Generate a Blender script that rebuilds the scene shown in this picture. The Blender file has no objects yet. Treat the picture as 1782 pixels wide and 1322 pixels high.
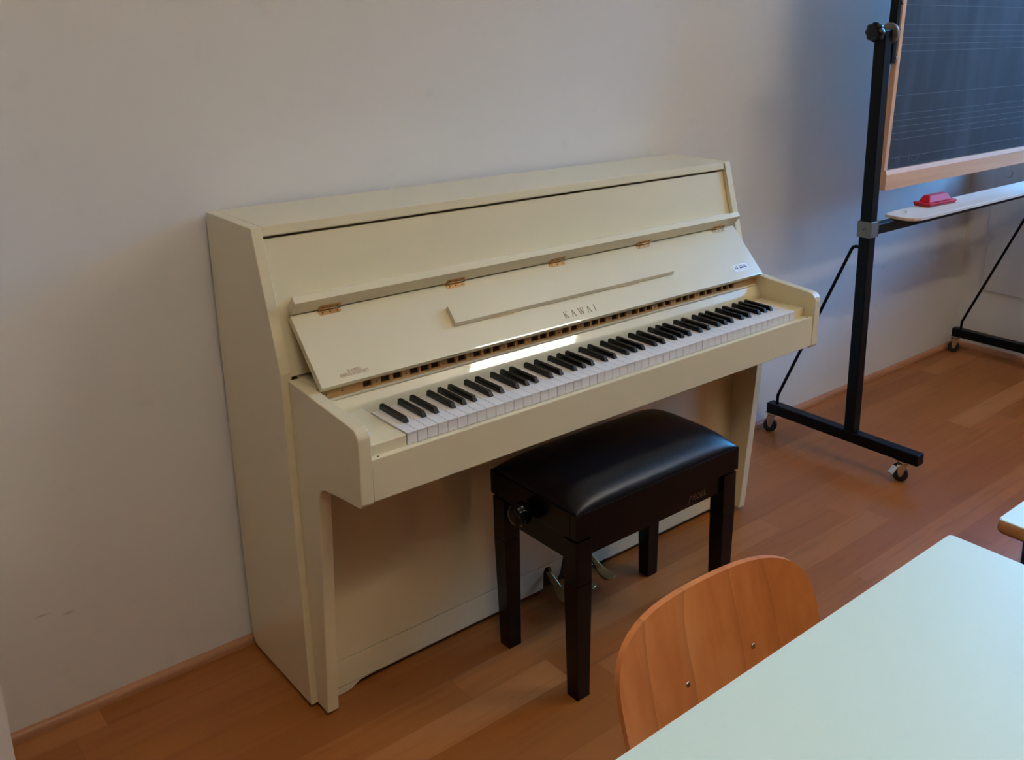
import bpy, bmesh, math, random
from mathutils import Vector, Matrix
random.seed(7)
S = bpy.context.scene
COL = S.collection
PI = math.pi

# ------------------------------------------------------------------ camera
F_PX, PX, PY = 1677.967, 164.872, -143.307
cam_data = bpy.data.cameras.new('camera')
cam = bpy.data.objects.new('camera', cam_data)
COL.objects.link(cam)
rot = Matrix(((0.738561, 0.182983, -0.64888), (-0.67417, 0.207295, -0.708889), (0.004795, 0.961013, 0.276462)))
cam.matrix_world = Matrix.Translation((-0.75084, -2.12782, 1.49799)) @ rot.to_4x4()
cam_data.sensor_fit = 'HORIZONTAL'
cam_data.sensor_width = 36.0
cam_data.lens = F_PX / 1782 * 36.0
cam_data.shift_x = -PX / 1782
cam_data.shift_y = PY / 1782
cam_data.clip_start = 0.05
S.camera = cam

# ------------------------------------------------------------------ sky, lights, exposure
S.view_settings.view_transform = 'Standard'
S.view_settings.look = 'None'
S.view_settings.gamma = 1.0
S.view_settings.use_curve_mapping = False
S.view_settings.exposure = 0.0

SKY_STRENGTH = 25.0
world = bpy.data.worlds.new('sky')
S.world = world
world.use_nodes = True
wn = world.node_tree
wn.nodes.clear()
w_out = wn.nodes.new('ShaderNodeOutputWorld')
w_bg = wn.nodes.new('ShaderNodeBackground')
w_tc = wn.nodes.new('ShaderNodeTexCoord')
# clear evening sky: bright blue above the house fronts, deep and dark towards the zenith
w_sep = wn.nodes.new('ShaderNodeSeparateXYZ')
w_ramp = wn.nodes.new('ShaderNodeValToRGB')
wn.links.new(w_tc.outputs['Generated'], w_sep.inputs[0])
wn.links.new(w_sep.outputs['Z'], w_ramp.inputs[0])
els = w_ramp.color_ramp.elements
els[0].position = 0.0
els[0].color = (0.010, 0.012, 0.014, 1)
els[1].position = 1.0
els[1].color = (0.004, 0.014, 0.040, 1)
for p_, c_ in ((0.16, (0.012, 0.016, 0.022)), (0.27, (0.08, 0.29, 0.66)), (0.36, (0.11, 0.44, 1.0)), (0.45, (0.11, 0.44, 1.0)), (0.60, (0.012, 0.040, 0.10))):
    e = els.new(p_); e.color = (*c_, 1)
w_bg.inputs['Strength'].default_value = SKY_STRENGTH
wn.links.new(w_ramp.outputs[0], w_bg.inputs[0])
wn.links.new(w_bg.outputs[0], w_out.inputs[0])

LAMP_COL = (1.0, 0.875, 0.70)
LAMP_STRENGTH = 46.0
LAMP_UP_STRENGTH = 29.0
FILL_UP_STRENGTH = 26.0
FILL_STRENGTH = 9.0  # both strengths of the added fill light overhead

# window openings in the right wall: (y0, y1, z0, z1)
XW = 3.48          # inner face of the right wall
YB = 0.005         # face of the back wall
CEIL = 3.0
WINDOWS = [(-1.85, -0.08, 0.95, 2.70)]
for i, (a, b, z0, z1) in enumerate(WINDOWS):
    ld = bpy.data.lights.new('daylight_opening', 'AREA')
    ld.shape = 'RECTANGLE'
    ld.size = z1 - z0
    ld.size_y = b - a
    ld.cycles.is_portal = True
    lo = bpy.data.objects.new('daylight_opening', ld)
    COL.objects.link(lo)
    lo.location = (XW + 0.21, (a + b) / 2, (z0 + z1) / 2)
    lo.rotation_euler = (0, PI / 2, 0)

# ------------------------------------------------------------------ helpers
def tag(o, label=None, cat=None, group=None, kind=None):
    if label: o['label'] = label
    if cat: o['category'] = cat
    if group: o['group'] = group
    if kind: o['kind'] = kind
    return o

def thing(name, label, cat, loc, group=None):
    o = bpy.data.objects.new(name, None)
    o.empty_display_size = 0.1
    COL.objects.link(o)
    o.location = loc
    return tag(o, label, cat, group)

class MB:
    """collects shapes in world coordinates, links them as ONE mesh object"""
    def __init__(self):
        self.bm = bmesh.new()
    def poly_prism(self, pts, axis, a, b, smooth=False):
        """pts: outline in the two other axes, extruded along axis from a to b"""
        def P(p, t):
            if axis == 'x': return (t, p[0], p[1])
            if axis == 'y': return (p[0], t, p[1])
            return (p[0], p[1], t)
        v0 = [self.bm.verts.new(P(p, a)) for p in pts]
        v1 = [self.bm.verts.new(P(p, b)) for p in pts]
        n = len(pts)
        fs = [self.bm.faces.new(v0), self.bm.faces.new(v1[::-1])]
        for i in range(n):
            f = self.bm.faces.new((v0[i], v1[i], v1[(i + 1) % n], v0[(i + 1) % n]))
            f.smooth = smooth
        return self
    def box(self, x0, x1, y0, y1, z0, z1):
        return self.poly_prism([(x0, y0), (x1, y0), (x1, y1), (x0, y1)], 'z', z0, z1)
    def hexa(self, bot, top):
        b = [self.bm.verts.new(p) for p in bot]
        t = [self.bm.verts.new(p) for p in top]
        n = len(bot)
        self.bm.faces.new(b[::-1]); self.bm.faces.new(t)
        for i in range(n):
            self.bm.faces.new((b[i], b[(i + 1) % n], t[(i + 1) % n], t[i]))
        return self
    def cyl(self, p0, p1, r0, r1=None, n=24, smooth=True):
        if r1 is None: r1 = r0
        p0, p1 = Vector(p0), Vector(p1)
        d = (p1 - p0).normalized()
        a = d.orthogonal().normalized(); b = d.cross(a)
        v0, v1 = [], []
        for i in range(n):
            c = a * math.cos(2 * PI * i / n) + b * math.sin(2 * PI * i / n)
            v0.append(self.bm.verts.new(p0 + c * r0)); v1.append(self.bm.verts.new(p1 + c * r1))
        self.bm.faces.new(v0[::-1]); self.bm.faces.new(v1)
        for i in range(n):
            f = self.bm.faces.new((v0[i], v0[(i + 1) % n], v1[(i + 1) % n], v1[i])); f.smooth = smooth
        return self
    def lathe(self, c, axis, prof, n=32):
        """prof: list of (offset along axis, radius)"""
        c = Vector(c); d = Vector(axis).normalized()
        a = d.orthogonal().normalized(); b = d.cross(a)
        rings = []
        for (h, r) in prof:
            rings.append([self.bm.verts.new(c + d * h + (a * math.cos(2 * PI * i / n) + b * math.sin(2 * PI * i / n)) * max(r, 1e-5)) for i in range(n)])
        for k in range(len(rings) - 1):
            for i in range(n):
                f = self.bm.faces.new((rings[k][i], rings[k][(i + 1) % n], rings[k + 1][(i + 1) % n], rings[k + 1][i])); f.smooth = True
        self.bm.faces.new(rings[0][::-1]); self.bm.faces.new(rings[-1])
        return self
    def tube(self, pts, r, n=12):
        pts = [Vector(p) for p in pts]
        rings = []
        ref = None
        for i, p in enumerate(pts):
            if i == 0: d = pts[1] - p
            elif i == len(pts) - 1: d = p - pts[i - 1]
            else: d = (pts[i + 1] - p).normalized() + (p - pts[i - 1]).normalized()
            d.normalize()
            if ref is None: ref = d.orthogonal().normalized()
            a = (ref - d * ref.dot(d)).normalized(); ref = a
            b = d.cross(a)
            rings.append([self.bm.verts.new(p + (a * math.cos(2 * PI * k / n) + b * math.sin(2 * PI * k / n)) * r) for k in range(n)])
        for k in range(len(rings) - 1):
            for i in range(n):
                f = self.bm.faces.new((rings[k][i], rings[k][(i + 1) % n], rings[k + 1][(i + 1) % n], rings[k + 1][i])); f.smooth = True
        self.bm.faces.new(rings[0][::-1]); self.bm.faces.new(rings[-1])
        return self
    def xf(self, m):
        self.bm.transform(m); return self
    def build(self, name, mat, parent=None, bevel=0.0, seg=2, label=None):
        bmesh.ops.recalc_face_normals(self.bm, faces=self.bm.faces)
        root = None
        inv = Vector((0, 0, 0))
        if parent is not None:
            p = parent
            while p is not None:
                inv += p.location
                p = p.parent
        if parent is None:
            # put the origin at the base of the thing
            co = [v.co for v in self.bm.verts]
            org = Vector(((min(c.x for c in co) + max(c.x for c in co)) / 2, (min(c.y for c in co) + max(c.y for c in co)) / 2, min(c.z for c in co)))
        else:
            org = inv
        self.bm.transform(Matrix.Translation(-org))
        me = bpy.data.meshes.new(name)
        self.bm.to_mesh(me); self.bm.free()
        o = bpy.data.objects.new(name, me)
        COL.objects.link(o)
        if parent is not None:
            o.parent = parent
        else:
            o.location = org
        me.materials.append(mat)
        if bevel > 0:
            m = o.modifiers.new('bevel', 'BEVEL')
            m.width = bevel; m.segments = seg; m.limit_method = 'ANGLE'; m.angle_limit = math.radians(40)
        if label: o['label'] = label
        return o

def arc(cx, cy, r, a0, a1, n=8):
    return [(cx + r * math.cos(math.radians(a0 + (a1 - a0) * i / n)), cy + r * math.sin(math.radians(a0 + (a1 - a0) * i / n))) for i in range(n + 1)]

# stroke letters: cells 0..1 wide, 0..1 high; (x0,y0,x1,y1,weight)
GLYPH = {
    'K': (0.80, [(.12, 0, .12, 1, 1), (.12, .42, .78, 1, .55), (.32, .60, .82, 0, 1), (0, 0, .26, 0, .45), (0, 1, .26, 1, .45), (.62, 1, .92, 1, .45), (.66, 0, .96, 0, .45)]),
    'A': (0.86, [(.08, 0, .46, 1, .55), (.46, 1, .86, 0, 1), (.22, .36, .70, .36, .5), (0, 0, .20, 0, .45), (.70, 0, 1, 0, .45)]),
    'W': (1.15, [(.08, 1, .30, 0, 1), (.30, 0, .52, .92, .55), (.48, .92, .72, 0, 1), (.72, 0, .94, 1, .55), (0, 1, .20, 1, .45), (.40, 1, .60, 1, .45), (.84, 1, 1.02, 1, .45)]),
    'I': (0.36, [(.5, 0, .5, 1, 1), (.1, 0, .9, 0, .45), (.1, 1, .9, 1, .45)]),
    'P': (0.75, [(.1, -.2, .1, 1, 1), (.1, 1, .75, 1, 1), (.75, 1, .9, .75, 1), (.9, .75, .75, .45, 1), (.75, .45, .1, .45, 1)]),
    'R': (0.8, [(.1, 0, .1, 1, 1), (.1, 1, .75, 1, 1), (.75, 1, .9, .75, 1), (.9, .75, .75, .5, 1), (.75, .5, .1, .5, 1), (.45, .5, .95, -.2, 1)]),
    'O': (0.85, [(.3, 0, .7, 0, 1), (.7, 0, .95, .3, 1), (.95, .3, .95, .7, 1), (.95, .7, .7, 1, 1), (.7, 1, .3, 1, 1), (.3, 1, .05, .7, 1), (.05, .7, .05, .3, 1), (.05, .3, .3, 0, 1)]),
    'E': (0.7, [(.1, 0, .1, 1, 1), (.1, 1, .9, 1, 1), (.1, .5, .8, .5, 1), (.1, 0, .9, 0, 1)]),
    'L': (0.65, [(.1, 0, .1, 1, 1), (.1, 0, .95, 0, 1)]),
    'T': (0.8, [(.5, 0, .5, 1, 1), (.05, 1, .95, 1, 1)]),
}
def stroke(mb, o, ux, uy, n, x0, y0, x1, y1, w, th=0.0003):
    a = o + ux * x0 + uy * y0; b = o + ux * x1 + uy * y1
    d = (b - a)
    if d.length < 1e-7: return
    d.normalize(); s = n.cross(d).normalized() * w / 2
    e = d * w * 0.3
    bot = [a - s - e, b - s + e, b + s + e, a + s - e]
    mb.hexa([p for p in bot], [p + n * th for p in bot])
def lettering(mb, text, o, ux, uy, n, h, wt, gap, wide=1.0, shear=0.0):
    """flat raised letters starting at o (bottom left)"""
    x = 0
    for ch in text:
        if ch == ' ':
            x += h * 0.5; continue
        cw, st = GLYPH[ch]
        for (x0, y0, x1, y1, w) in st:
            stroke(mb, o, ux, uy, n, x + (x0 * cw * wide + shear * y0) * h, y0 * h, x + (x1 * cw * wide + shear * y1) * h, y1 * h, wt * w)
        x += cw * h * wide + gap
    return x - gap

# ------------------------------------------------------------------ materials
def mat(name, col, rough=0.5, metal=0.0, spec=0.5, coat=0.0, coat_rough=0.1, noise=0.0, nscale=30.0, bump=0.0, bscale=300.0):
    m = bpy.data.materials.new(name)
    m.use_nodes = True
    nt = m.node_tree
    b = nt.nodes['Principled BSDF']
    b.inputs['Base Color'].default_value = (*col, 1)
    b.inputs['Roughness'].default_value = rough
    b.inputs['Metallic'].default_value = metal
    b.inputs['Specular IOR Level'].default_value = spec
    b.inputs['Coat Weight'].default_value = coat
    b.inputs['Coat Roughness'].default_value = coat_rough
    tc = nt.nodes.new('ShaderNodeTexCoord')
    if noise > 0:
        nz = nt.nodes.new('ShaderNodeTexNoise')
        nz.inputs['Scale'].default_value = nscale
        nz.inputs['Detail'].default_value = 4
        nt.links.new(tc.outputs['Object'], nz.inputs['Vector'])
        mx = nt.nodes.new('ShaderNodeMix'); mx.data_type = 'RGBA'
        mx.inputs['A'].default_value = (*[c * (1 - noise) for c in col], 1)
        mx.inputs['B'].default_value = (*[min(1, c * (1 + noise)) for c in col], 1)
        nt.links.new(nz.outputs['Fac'], mx.inputs['Factor'])
        nt.links.new(mx.outputs['Result'], b.inputs['Base Color'])
    if bump > 0:
        nb = nt.nodes.new('ShaderNodeTexNoise')
        nb.inputs['Scale'].default_value = bscale
        nt.links.new(tc.outputs['Object'], nb.inputs['Vector'])
        bp = nt.nodes.new('ShaderNodeBump')
        bp.inputs['Strength'].default_value = bump
        bp.inputs['Distance'].default_value = 0.002
        nt.links.new(nb.outputs['Fac'], bp.inputs['Height'])
        nt.links.new(bp.outputs[0], b.inputs['Normal'])
    return m

class N:
    """tiny node-graph helper"""
    def __init__(self, m):
        self.nt = m.node_tree
    def math(self, op, a, b=None):
        n = self.nt.nodes.new('ShaderNodeMath'); n.operation = op
        for i, v in enumerate((a, b)):
            if v is None: continue
            if isinstance(v, (int, float)): n.inputs[i].default_value = v
            else: self.nt.links.new(v, n.inputs[i])
        return n.outputs[0]
    def comb(self, x, y, z):
        n = self.nt.nodes.new('ShaderNodeCombineXYZ')
        for i, v in enumerate((x, y, z)):
            if isinstance(v, (int, float)): n.inputs[i].default_value = v
            else: self.nt.links.new(v, n.inputs[i])
        return n.outputs[0]
    def white(self, v):
        n = self.nt.nodes.new('ShaderNodeTexWhiteNoise'); n.noise_dimensions = '3D'
        self.nt.links.new(v, n.inputs['Vector']); return n.outputs['Value']
    def noise(self, v, scale, detail=3, dist=0.0):
        n = self.nt.nodes.new('ShaderNodeTexNoise'); n.inputs['Scale'].default_value = scale
        n.inputs['Detail'].default_value = detail; n.inputs['Distortion'].default_value = dist
        self.nt.links.new(v, n.inputs['Vector']); return n.outputs['Fac']
    def mix(self, f, a, b):
        n = self.nt.nodes.new('ShaderNodeMix'); n.data_type = 'RGBA'
        for k, v in (('Factor', f), ('A', a), ('B', b)):
            if isinstance(v, (int, float)): n.inputs[k].default_value = v
            elif isinstance(v, tuple): n.inputs[k].default_value = (*v, 1)
            else: self.nt.links.new(v, n.inputs[k])
        return n.outputs['Result']
    def ramp(self, f, stops):
        n = self.nt.nodes.new('ShaderNodeValToRGB')
        e = n.color_ramp.elements
        e[0].position, e[0].color = stops[0][0], (*stops[0][1], 1)
        e[1].position, e[1].color = stops[-1][0], (*stops[-1][1], 1)
        for p, c in stops[1:-1]:
            q = e.new(p); q.color = (*c, 1)
        self.nt.links.new(f, n.inputs[0]); return n.outputs[0]
    def coord(self, kind='Object'):
        n = self.nt.nodes.new('ShaderNodeTexCoord'); s = self.nt.nodes.new('ShaderNodeSeparateXYZ')
        self.nt.links.new(n.outputs[kind], s.inputs[0])
        return n.outputs[kind], s.outputs[0], s.outputs[1], s.outputs[2]
    def scale(self, v, s):
        n = self.nt.nodes.new('ShaderNodeMapping'); n.inputs['Scale'].default_value = s
        self.nt.links.new(v, n.inputs['Vector']); return n.outputs[0]

# wall paint, with a few scuffs of their own
def wall_material():
    m = mat('wall_paint', (0.72, 0.70, 0.67), 0.55, spec=0.3)
    g = N(m); b = m.node_tree.nodes['Principled BSDF']
    geo = m.node_tree.nodes.new('ShaderNodeNewGeometry')
    sep = m.node_tree.nodes.new('ShaderNodeSeparateXYZ')
    m.node_tree.links.new(geo.outputs['Position'], sep.inputs[0])
    nz = g.noise(geo.outputs['Position'], 1.3, 4)
    col = g.mix(nz, (0.755, 0.74, 0.715), (0.795, 0.78, 0.755))
    fine = g.noise(geo.outputs['Position'], 14, 5)
    col = g.mix(g.math('MULTIPLY', g.math('SUBTRACT', fine, 0.62), 1.2), col, (0.55, 0.52, 0.48))
    # small dirt spots and scuffs on the back wall (x, z, half width, half height)
    for (x, z, hx, hz) in ((2.79, .50, .006, .008), (2.93, .53, .005, .006), (-.43, .27, .02, .004), (-.38, .255, .015, .005), (2.70, .42, .006, .003), (1.66, .30, .003, .003)):
        dx = g.math('DIVIDE', g.math('SUBTRACT', sep.outputs[0], x), hx)
        dz = g.math('DIVIDE', g.math('SUBTRACT', sep.outputs[2], z), hz)
        d = g.math('SQRT', g.math('ADD', g.math('MULTIPLY', dx, dx), g.math('MULTIPLY', dz, dz)))
        f = g.math('MULTIPLY', g.math('MAXIMUM', g.math('SUBTRACT', 1.0, d), 0.0), 0.5)
        col = g.mix(f, col, (0.30, 0.26, 0.24))
    m.node_tree.links.new(col, b.inputs['Base Color'])
    nb = g.noise(geo.outputs['Position'], 160, 3)
    bp = m.node_tree.nodes.new('ShaderNodeBump'); bp.inputs['Strength'].default_value = 0.08; bp.inputs['Distance'].default_value = 0.002
    m.node_tree.links.new(nb, bp.inputs['Height']); m.node_tree.links.new(bp.outputs[0], b.inputs['Normal'])
    return m
WALL = wall_material()
FRONT_LOW_BOUNCE = mat('low_bounce_wall_brown', (0.22, 0.15, 0.10), 0.6, noise=0.03, nscale=3)  # unseen front wall, browned to cut the light bounced off it
CEILING = mat('ceiling_paint', (0.78, 0.77, 0.74), 0.8, noise=0.02, nscale=3)

# laminate floor: strips running along x, staggered, each its own tone
def floor_material():
    m = mat('wood_floor', (0.4, 0.18, 0.08), 0.36, spec=0.45)
    g = N(m); nt = m.node_tree; b = nt.nodes['Principled BSDF']
    geo = nt.nodes.new('ShaderNodeNewGeometry')
    sep = nt.nodes.new('ShaderNodeSeparateXYZ'); nt.links.new(geo.outputs['Position'], sep.inputs[0])
    x, y = sep.outputs[0], sep.outputs[1]
    P_ = 0.0935
    ry = g.math('DIVIDE', g.math('ADD', y, 0.0763), P_)
    row = g.math('FLOOR', ry)
    fy = g.math('SUBTRACT', ry, row)
    LEN = 1.15
    rx = g.math('DIVIDE', g.math('ADD', x, g.math('MULTIPLY', g.white(g.comb(row, 3.0, 1.0)), 7.0)), LEN)
    colx = g.math('FLOOR', rx)
    fx = g.math('SUBTRACT', rx, colx)
    tone = g.white(g.comb(row, colx, 5.0))
    base = g.ramp(tone, [(0.0, (0.285, 0.092, 0.018)), (0.35, (0.335, 0.112, 0.024)), (0.7, (0.375, 0.132, 0.031)), (1.0, (0.46, 0.190, 0.062))])
    # grain stretched along the strip, shifted per strip
    gv = g.comb(g.math('ADD', x, g.math('MULTIPLY', tone, 37.0)), g.math('MULTIPLY', y, 14.0), g.math('MULTIPLY', tone, 11.0))
    grain = g.noise(gv, 3.0, 6, 0.8)
    fine = g.noise(g.comb(g.math('MULTIPLY', x, 3.0), g.math('MULTIPLY', y, 130.0), tone), 1.6, 4)
    base = g.mix(g.math('MULTIPLY', g.math('MAXIMUM', g.math('SUBTRACT', grain, 0.52), 0.0), 2.2), base, (0.21, 0.062, 0.013))
    base = g.mix(g.math('MULTIPLY', fine, 0.22), base, (0.26, 0.082, 0.018))
    # joints
    jy = g.math('LESS_THAN', g.math('MINIMUM', fy, g.math('SUBTRACT', 1.0, fy)), 0.008)
    jx = g.math('LESS_THAN', g.math('MINIMUM', fx, g.math('SUBTRACT', 1.0, fx)), 0.0007)
    j = g.math('MULTIPLY', g.math('MAXIMUM', jy, jx), 0.35)
    base = g.mix(j, base, (0.13, 0.045, 0.02))
    nt.links.new(base, b.inputs['Base Color'])
    nt.links.new(g.math('ADD', 0.30, g.math('MULTIPLY', grain, 0.14)), b.inputs['Roughness'])
    return m
FLOOR = floor_material()
SKIRT = mat('skirting_wood', (0.46, 0.22, 0.11), 0.4, noise=0.15, nscale=8)

CREAM = mat('cream_lacquer', (0.74, 0.655, 0.435), 0.28, spec=0.5, noise=0.03, nscale=3, coat=0.25, coat_rough=0.12)
CREAM_GLOSS = mat('cream_polished_lacquer', (0.74, 0.655, 0.435), 0.25, spec=0.5, coat=1.0, coat_rough=0.03)
BLACK_FELT = mat('dark_felt', (0.010, 0.008, 0.009), 0.9, spec=0.1)
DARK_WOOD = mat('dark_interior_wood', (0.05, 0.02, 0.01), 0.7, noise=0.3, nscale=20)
CASE_WOOD = mat('brown_case_wood', (0.26, 0.18, 0.09), 0.7, noise=0.2, nscale=20)
IVORY = mat('white_key_plastic', (0.82, 0.79, 0.76), 0.3, spec=0.5)
EBONY = mat('black_key_plastic', (0.005, 0.0045, 0.0045), 0.26, spec=0.35)
BRASS = mat('worn_brass', (0.55, 0.33, 0.14), 0.38, metal=0.9, noise=0.2, nscale=120)
GOLD_INK = mat('bronze_lettering', (0.24, 0.17, 0.10), 0.5, metal=0.3)
STAMP_INK = mat('faded_red_stamp_ink', (0.42, 0.24, 0.15), 0.6)
PAPER = mat('white_sticker_paper', (0.92, 0.92, 0.90), 0.5)
INK = mat('grey_print_ink', (0.10, 0.10, 0.11), 0.6)
INK_LIGHT = mat('pale_print_ink', (0.50, 0.50, 0.50), 0.6)
SCREW_DARK = mat('dark_screw_metal', (0.06, 0.04, 0.03), 0.4, metal=0.6)
PEDAL_BRASS = mat('pedal_brass', (0.40, 0.28, 0.12), 0.25, metal=1.0)

def wood(name, c0, c1, c2, axis='x', scale=1.0, rough=0.4):
    m = mat(name, c1, rough)
    g = N(m); nt = m.node_tree; b = nt.nodes['Principled BSDF']
    v, x, y, z = g.coord('Object')
    sc = {'x': (2, 40, 40), 'z': (40, 40, 2), 'y': (40, 2, 40)}[axis]
    n1 = g.noise(g.scale(v, tuple(s * scale for s in sc)), 1.0, 4, 0.6)
    n2 = g.noise(g.scale(v, tuple(s * scale * 0.22 for s in sc)), 1.0, 3, 1.0)
    f = g.math('ADD', g.math('MULTIPLY', n1, 0.45), g.math('MULTIPLY', n2, 0.55))
    nt.links.new(g.ramp(f, [(0.30, c0), (0.5, c1), (0.72, c2)]), b.inputs['Base Color'])
    return m
PINE = wood('raw_pine', (0.36, 0.17, 0.05), (0.50, 0.27, 0.09), (0.60, 0.36, 0.15), 'x', 1.5, 0.55)
BEECH = wood('beech_plywood', (0.48, 0.145, 0.036), (0.62, 0.215, 0.062), (0.74, 0.31, 0.11), 'z', 0.8, 0.36)
BEECH_EDGE = wood('plywood_edge', (0.45, 0.20, 0.08), (0.60, 0.32, 0.16), (0.70, 0.42, 0.24), 'x', 2.0, 0.5)
def add_growth_lines(m):
    nt = m.node_tree; g = N(m); b = nt.nodes['Principled BSDF']
    src = b.inputs['Base Color'].links[0].from_socket
    v, x, y, z = g.coord('Object')
    bend = g.noise(g.scale(v, (3.0, 1.0, 1.6)), 1.0, 2)
    u = g.math('ADD', g.math('MULTIPLY', x, 11.0), g.math('MULTIPLY', bend, 3.2))
    fr = g.math('FRACT', u)
    line = g.math('POWER', fr, 9.0)
    keep = g.white(g.comb(g.math('FLOOR', u), 1.0, 2.0))
    nt.links.new(g.mix(g.math('MULTIPLY', line, g.math('MULTIPLY', keep, 0.5)), src, (0.26, 0.072, 0.020)), b.inputs['Base Color'])
add_growth_lines(BEECH)
FRAME_WOOD = wood('board_frame_wood', (0.58, 0.30, 0.16), (0.68, 0.37, 0.21), (0.75, 0.44, 0.27), 'x', 0.8, 0.5)
TRAY_WOOD = wood('pale_birch', (0.60, 0.46, 0.36), (0.70, 0.56, 0.45), (0.76, 0.63, 0.53), 'x', 0.8, 0.5)
TABLE_EDGE = wood('table_edge_wood', (0.34, 0.14, 0.05), (0.46, 0.21, 0.08), (0.55, 0.28, 0.12), 'y', 1.0, 0.45)
MINT = mat('mint_laminate', (0.68, 0.87, 0.80), 0.42, spec=0.4, noise=0.015, nscale=250)
MINT_LINE = mat('pale_laminate_edge', (0.85, 0.85, 0.80), 0.5)

BLACK_WOOD = mat('black_lacquered_wood', (0.004, 0.002, 0.002), 0.25, spec=0.22)
LEATHER = mat('black_leatherette', (0.003, 0.003, 0.004), 0.32, spec=0.35, bump=0.06, bscale=700)
BLACK_PLASTIC = mat('black_plastic_knob', (0.003, 0.003, 0.003), 0.10, spec=0.35)
LOGO_GOLD = mat('dull_gold_print', (0.10, 0.045, 0.018), 0.5)
BLACK_STEEL = mat('black_painted_steel', (0.003, 0.003, 0.004), 0.36, spec=0.16)
ZINC = mat('grey_cast_zinc', (0.20, 0.19, 0.175), 0.5, metal=0.6, noise=0.15, nscale=60)
CHROME = mat('chromed_steel', (0.62, 0.58, 0.52), 0.25, metal=1.0)
RUBBER = mat('black_rubber', (0.012, 0.012, 0.013), 0.6)
RED = mat('red_plastic', (0.50, 0.008, 0.018), 0.45, spec=0.25)
FELT = mat('worn_red_felt', (0.30, 0.05, 0.05), 0.9, noise=0.3, nscale=80)
CHALK = mat('white_chalk', (0.85, 0.84, 0.80), 0.9)
PANEL = mat('pale_grey_panel', (0.66, 0.66, 0.66), 0.5, noise=0.02, nscale=5)
WIN_FRAME = mat('white_window_frame', (0.80, 0.80, 0.80), 0.4)
CHALK_LINE = mat('faint_painted_line', (0.14, 0.155, 0.17), 0.7)
CHALK_SMEAR = mat('faint_chalk_mark', (0.13, 0.15, 0.18), 0.8)

def glass_material():
    m = bpy.data.materials.new('window_glass'); m.use_nodes = True
    nt = m.node_tree; nt.nodes.clear()
    o = nt.nodes.new('ShaderNodeOutputMaterial'); mx = nt.nodes.new('ShaderNodeMixShader')
    t = nt.nodes.new('ShaderNodeBsdfTransparent'); gl = nt.nodes.new('ShaderNodeBsdfGlossy')
    gl.inputs['Roughness'].default_value = 0.02
    mx.inputs[0].default_value = 0.05
    nt.links.new(t.outputs[0], mx.inputs[1]); nt.links.new(gl.outputs[0], mx.inputs[2])
    nt.links.new(mx.outputs[0], o.inputs[0])
    return m
GLASS = glass_material()

def slate_material():
    m = mat('slate_board', (0.03, 0.034, 0.042), 0.45, spec=0.4)
    g = N(m); nt = m.node_tree; b = nt.nodes['Principled BSDF']
    v, x, y, z = g.coord('Object')
    sm = g.noise(g.scale(v, (5.5, 1, 1.1)), 1.4, 5, 0.4)
    fine = g.noise(v, 60, 4)
    f = g.math('ADD', g.math('MULTIPLY', g.math('MAXIMUM', g.math('SUBTRACT', sm, 0.46), 0.0), 1.3), g.math('MULTIPLY', fine, 0.08))
    nt.links.new(g.mix(f, (0.020, 0.022, 0.028), (0.11, 0.13, 0.17)), b.inputs['Base Color'])
    nt.links.new(g.math('ADD', 0.42, g.math('MULTIPLY', sm, 0.2)), b.inputs['Roughness'])
    return m
SLATE = slate_material()

def lamp_material(name, k):
    m = bpy.data.materials.new(name); m.use_nodes = True
    nt = m.node_tree; nt.nodes.clear()
    o = nt.nodes.new('ShaderNodeOutputMaterial'); em = nt.nodes.new('ShaderNodeEmission')
    em.inputs['Color'].default_value = (*LAMP_COL, 1); em.inputs['Strength'].default_value = k
    nt.links.new(em.outputs[0], o.inputs[0])
    return m
LAMP = lamp_material('lit_lamp_diffuser', LAMP_STRENGTH)
FILL_LOW = lamp_material('added_fill_diffuser', FILL_STRENGTH)
LAMP_UP = lamp_material('lit_lamp_top', LAMP_UP_STRENGTH)
FILL_UP = lamp_material('added_fill_top', FILL_UP_STRENGTH)

# ------------------------------------------------------------------ room
XL, YF = -3.0, -6.2
def struct(name, mb, m, bevel=0.0):
    o = mb.build(name, m, None, bevel)
    o['kind'] = 'structure'
    return o
struct('floor', MB().box(XL - .2, XW + .22, YF - .2, .2, -0.1, 0), FLOOR)
struct('ceiling', MB().box(XL - .2, XW + .22, YF - .2, .2, CEIL, CEIL + .1), CEILING)
struct('wall_back', MB().box(XL - .2, XW + .22, YB, .2, 0, CEIL), WALL)
struct('wall_front', MB().box(XL - .2, XW + .22, YF - .2, YF, 0, CEIL), FRONT_LOW_BOUNCE)
struct('wall_left', MB().box(XL - .2, XL, YF, YB, 0, CEIL), WALL)
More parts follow.
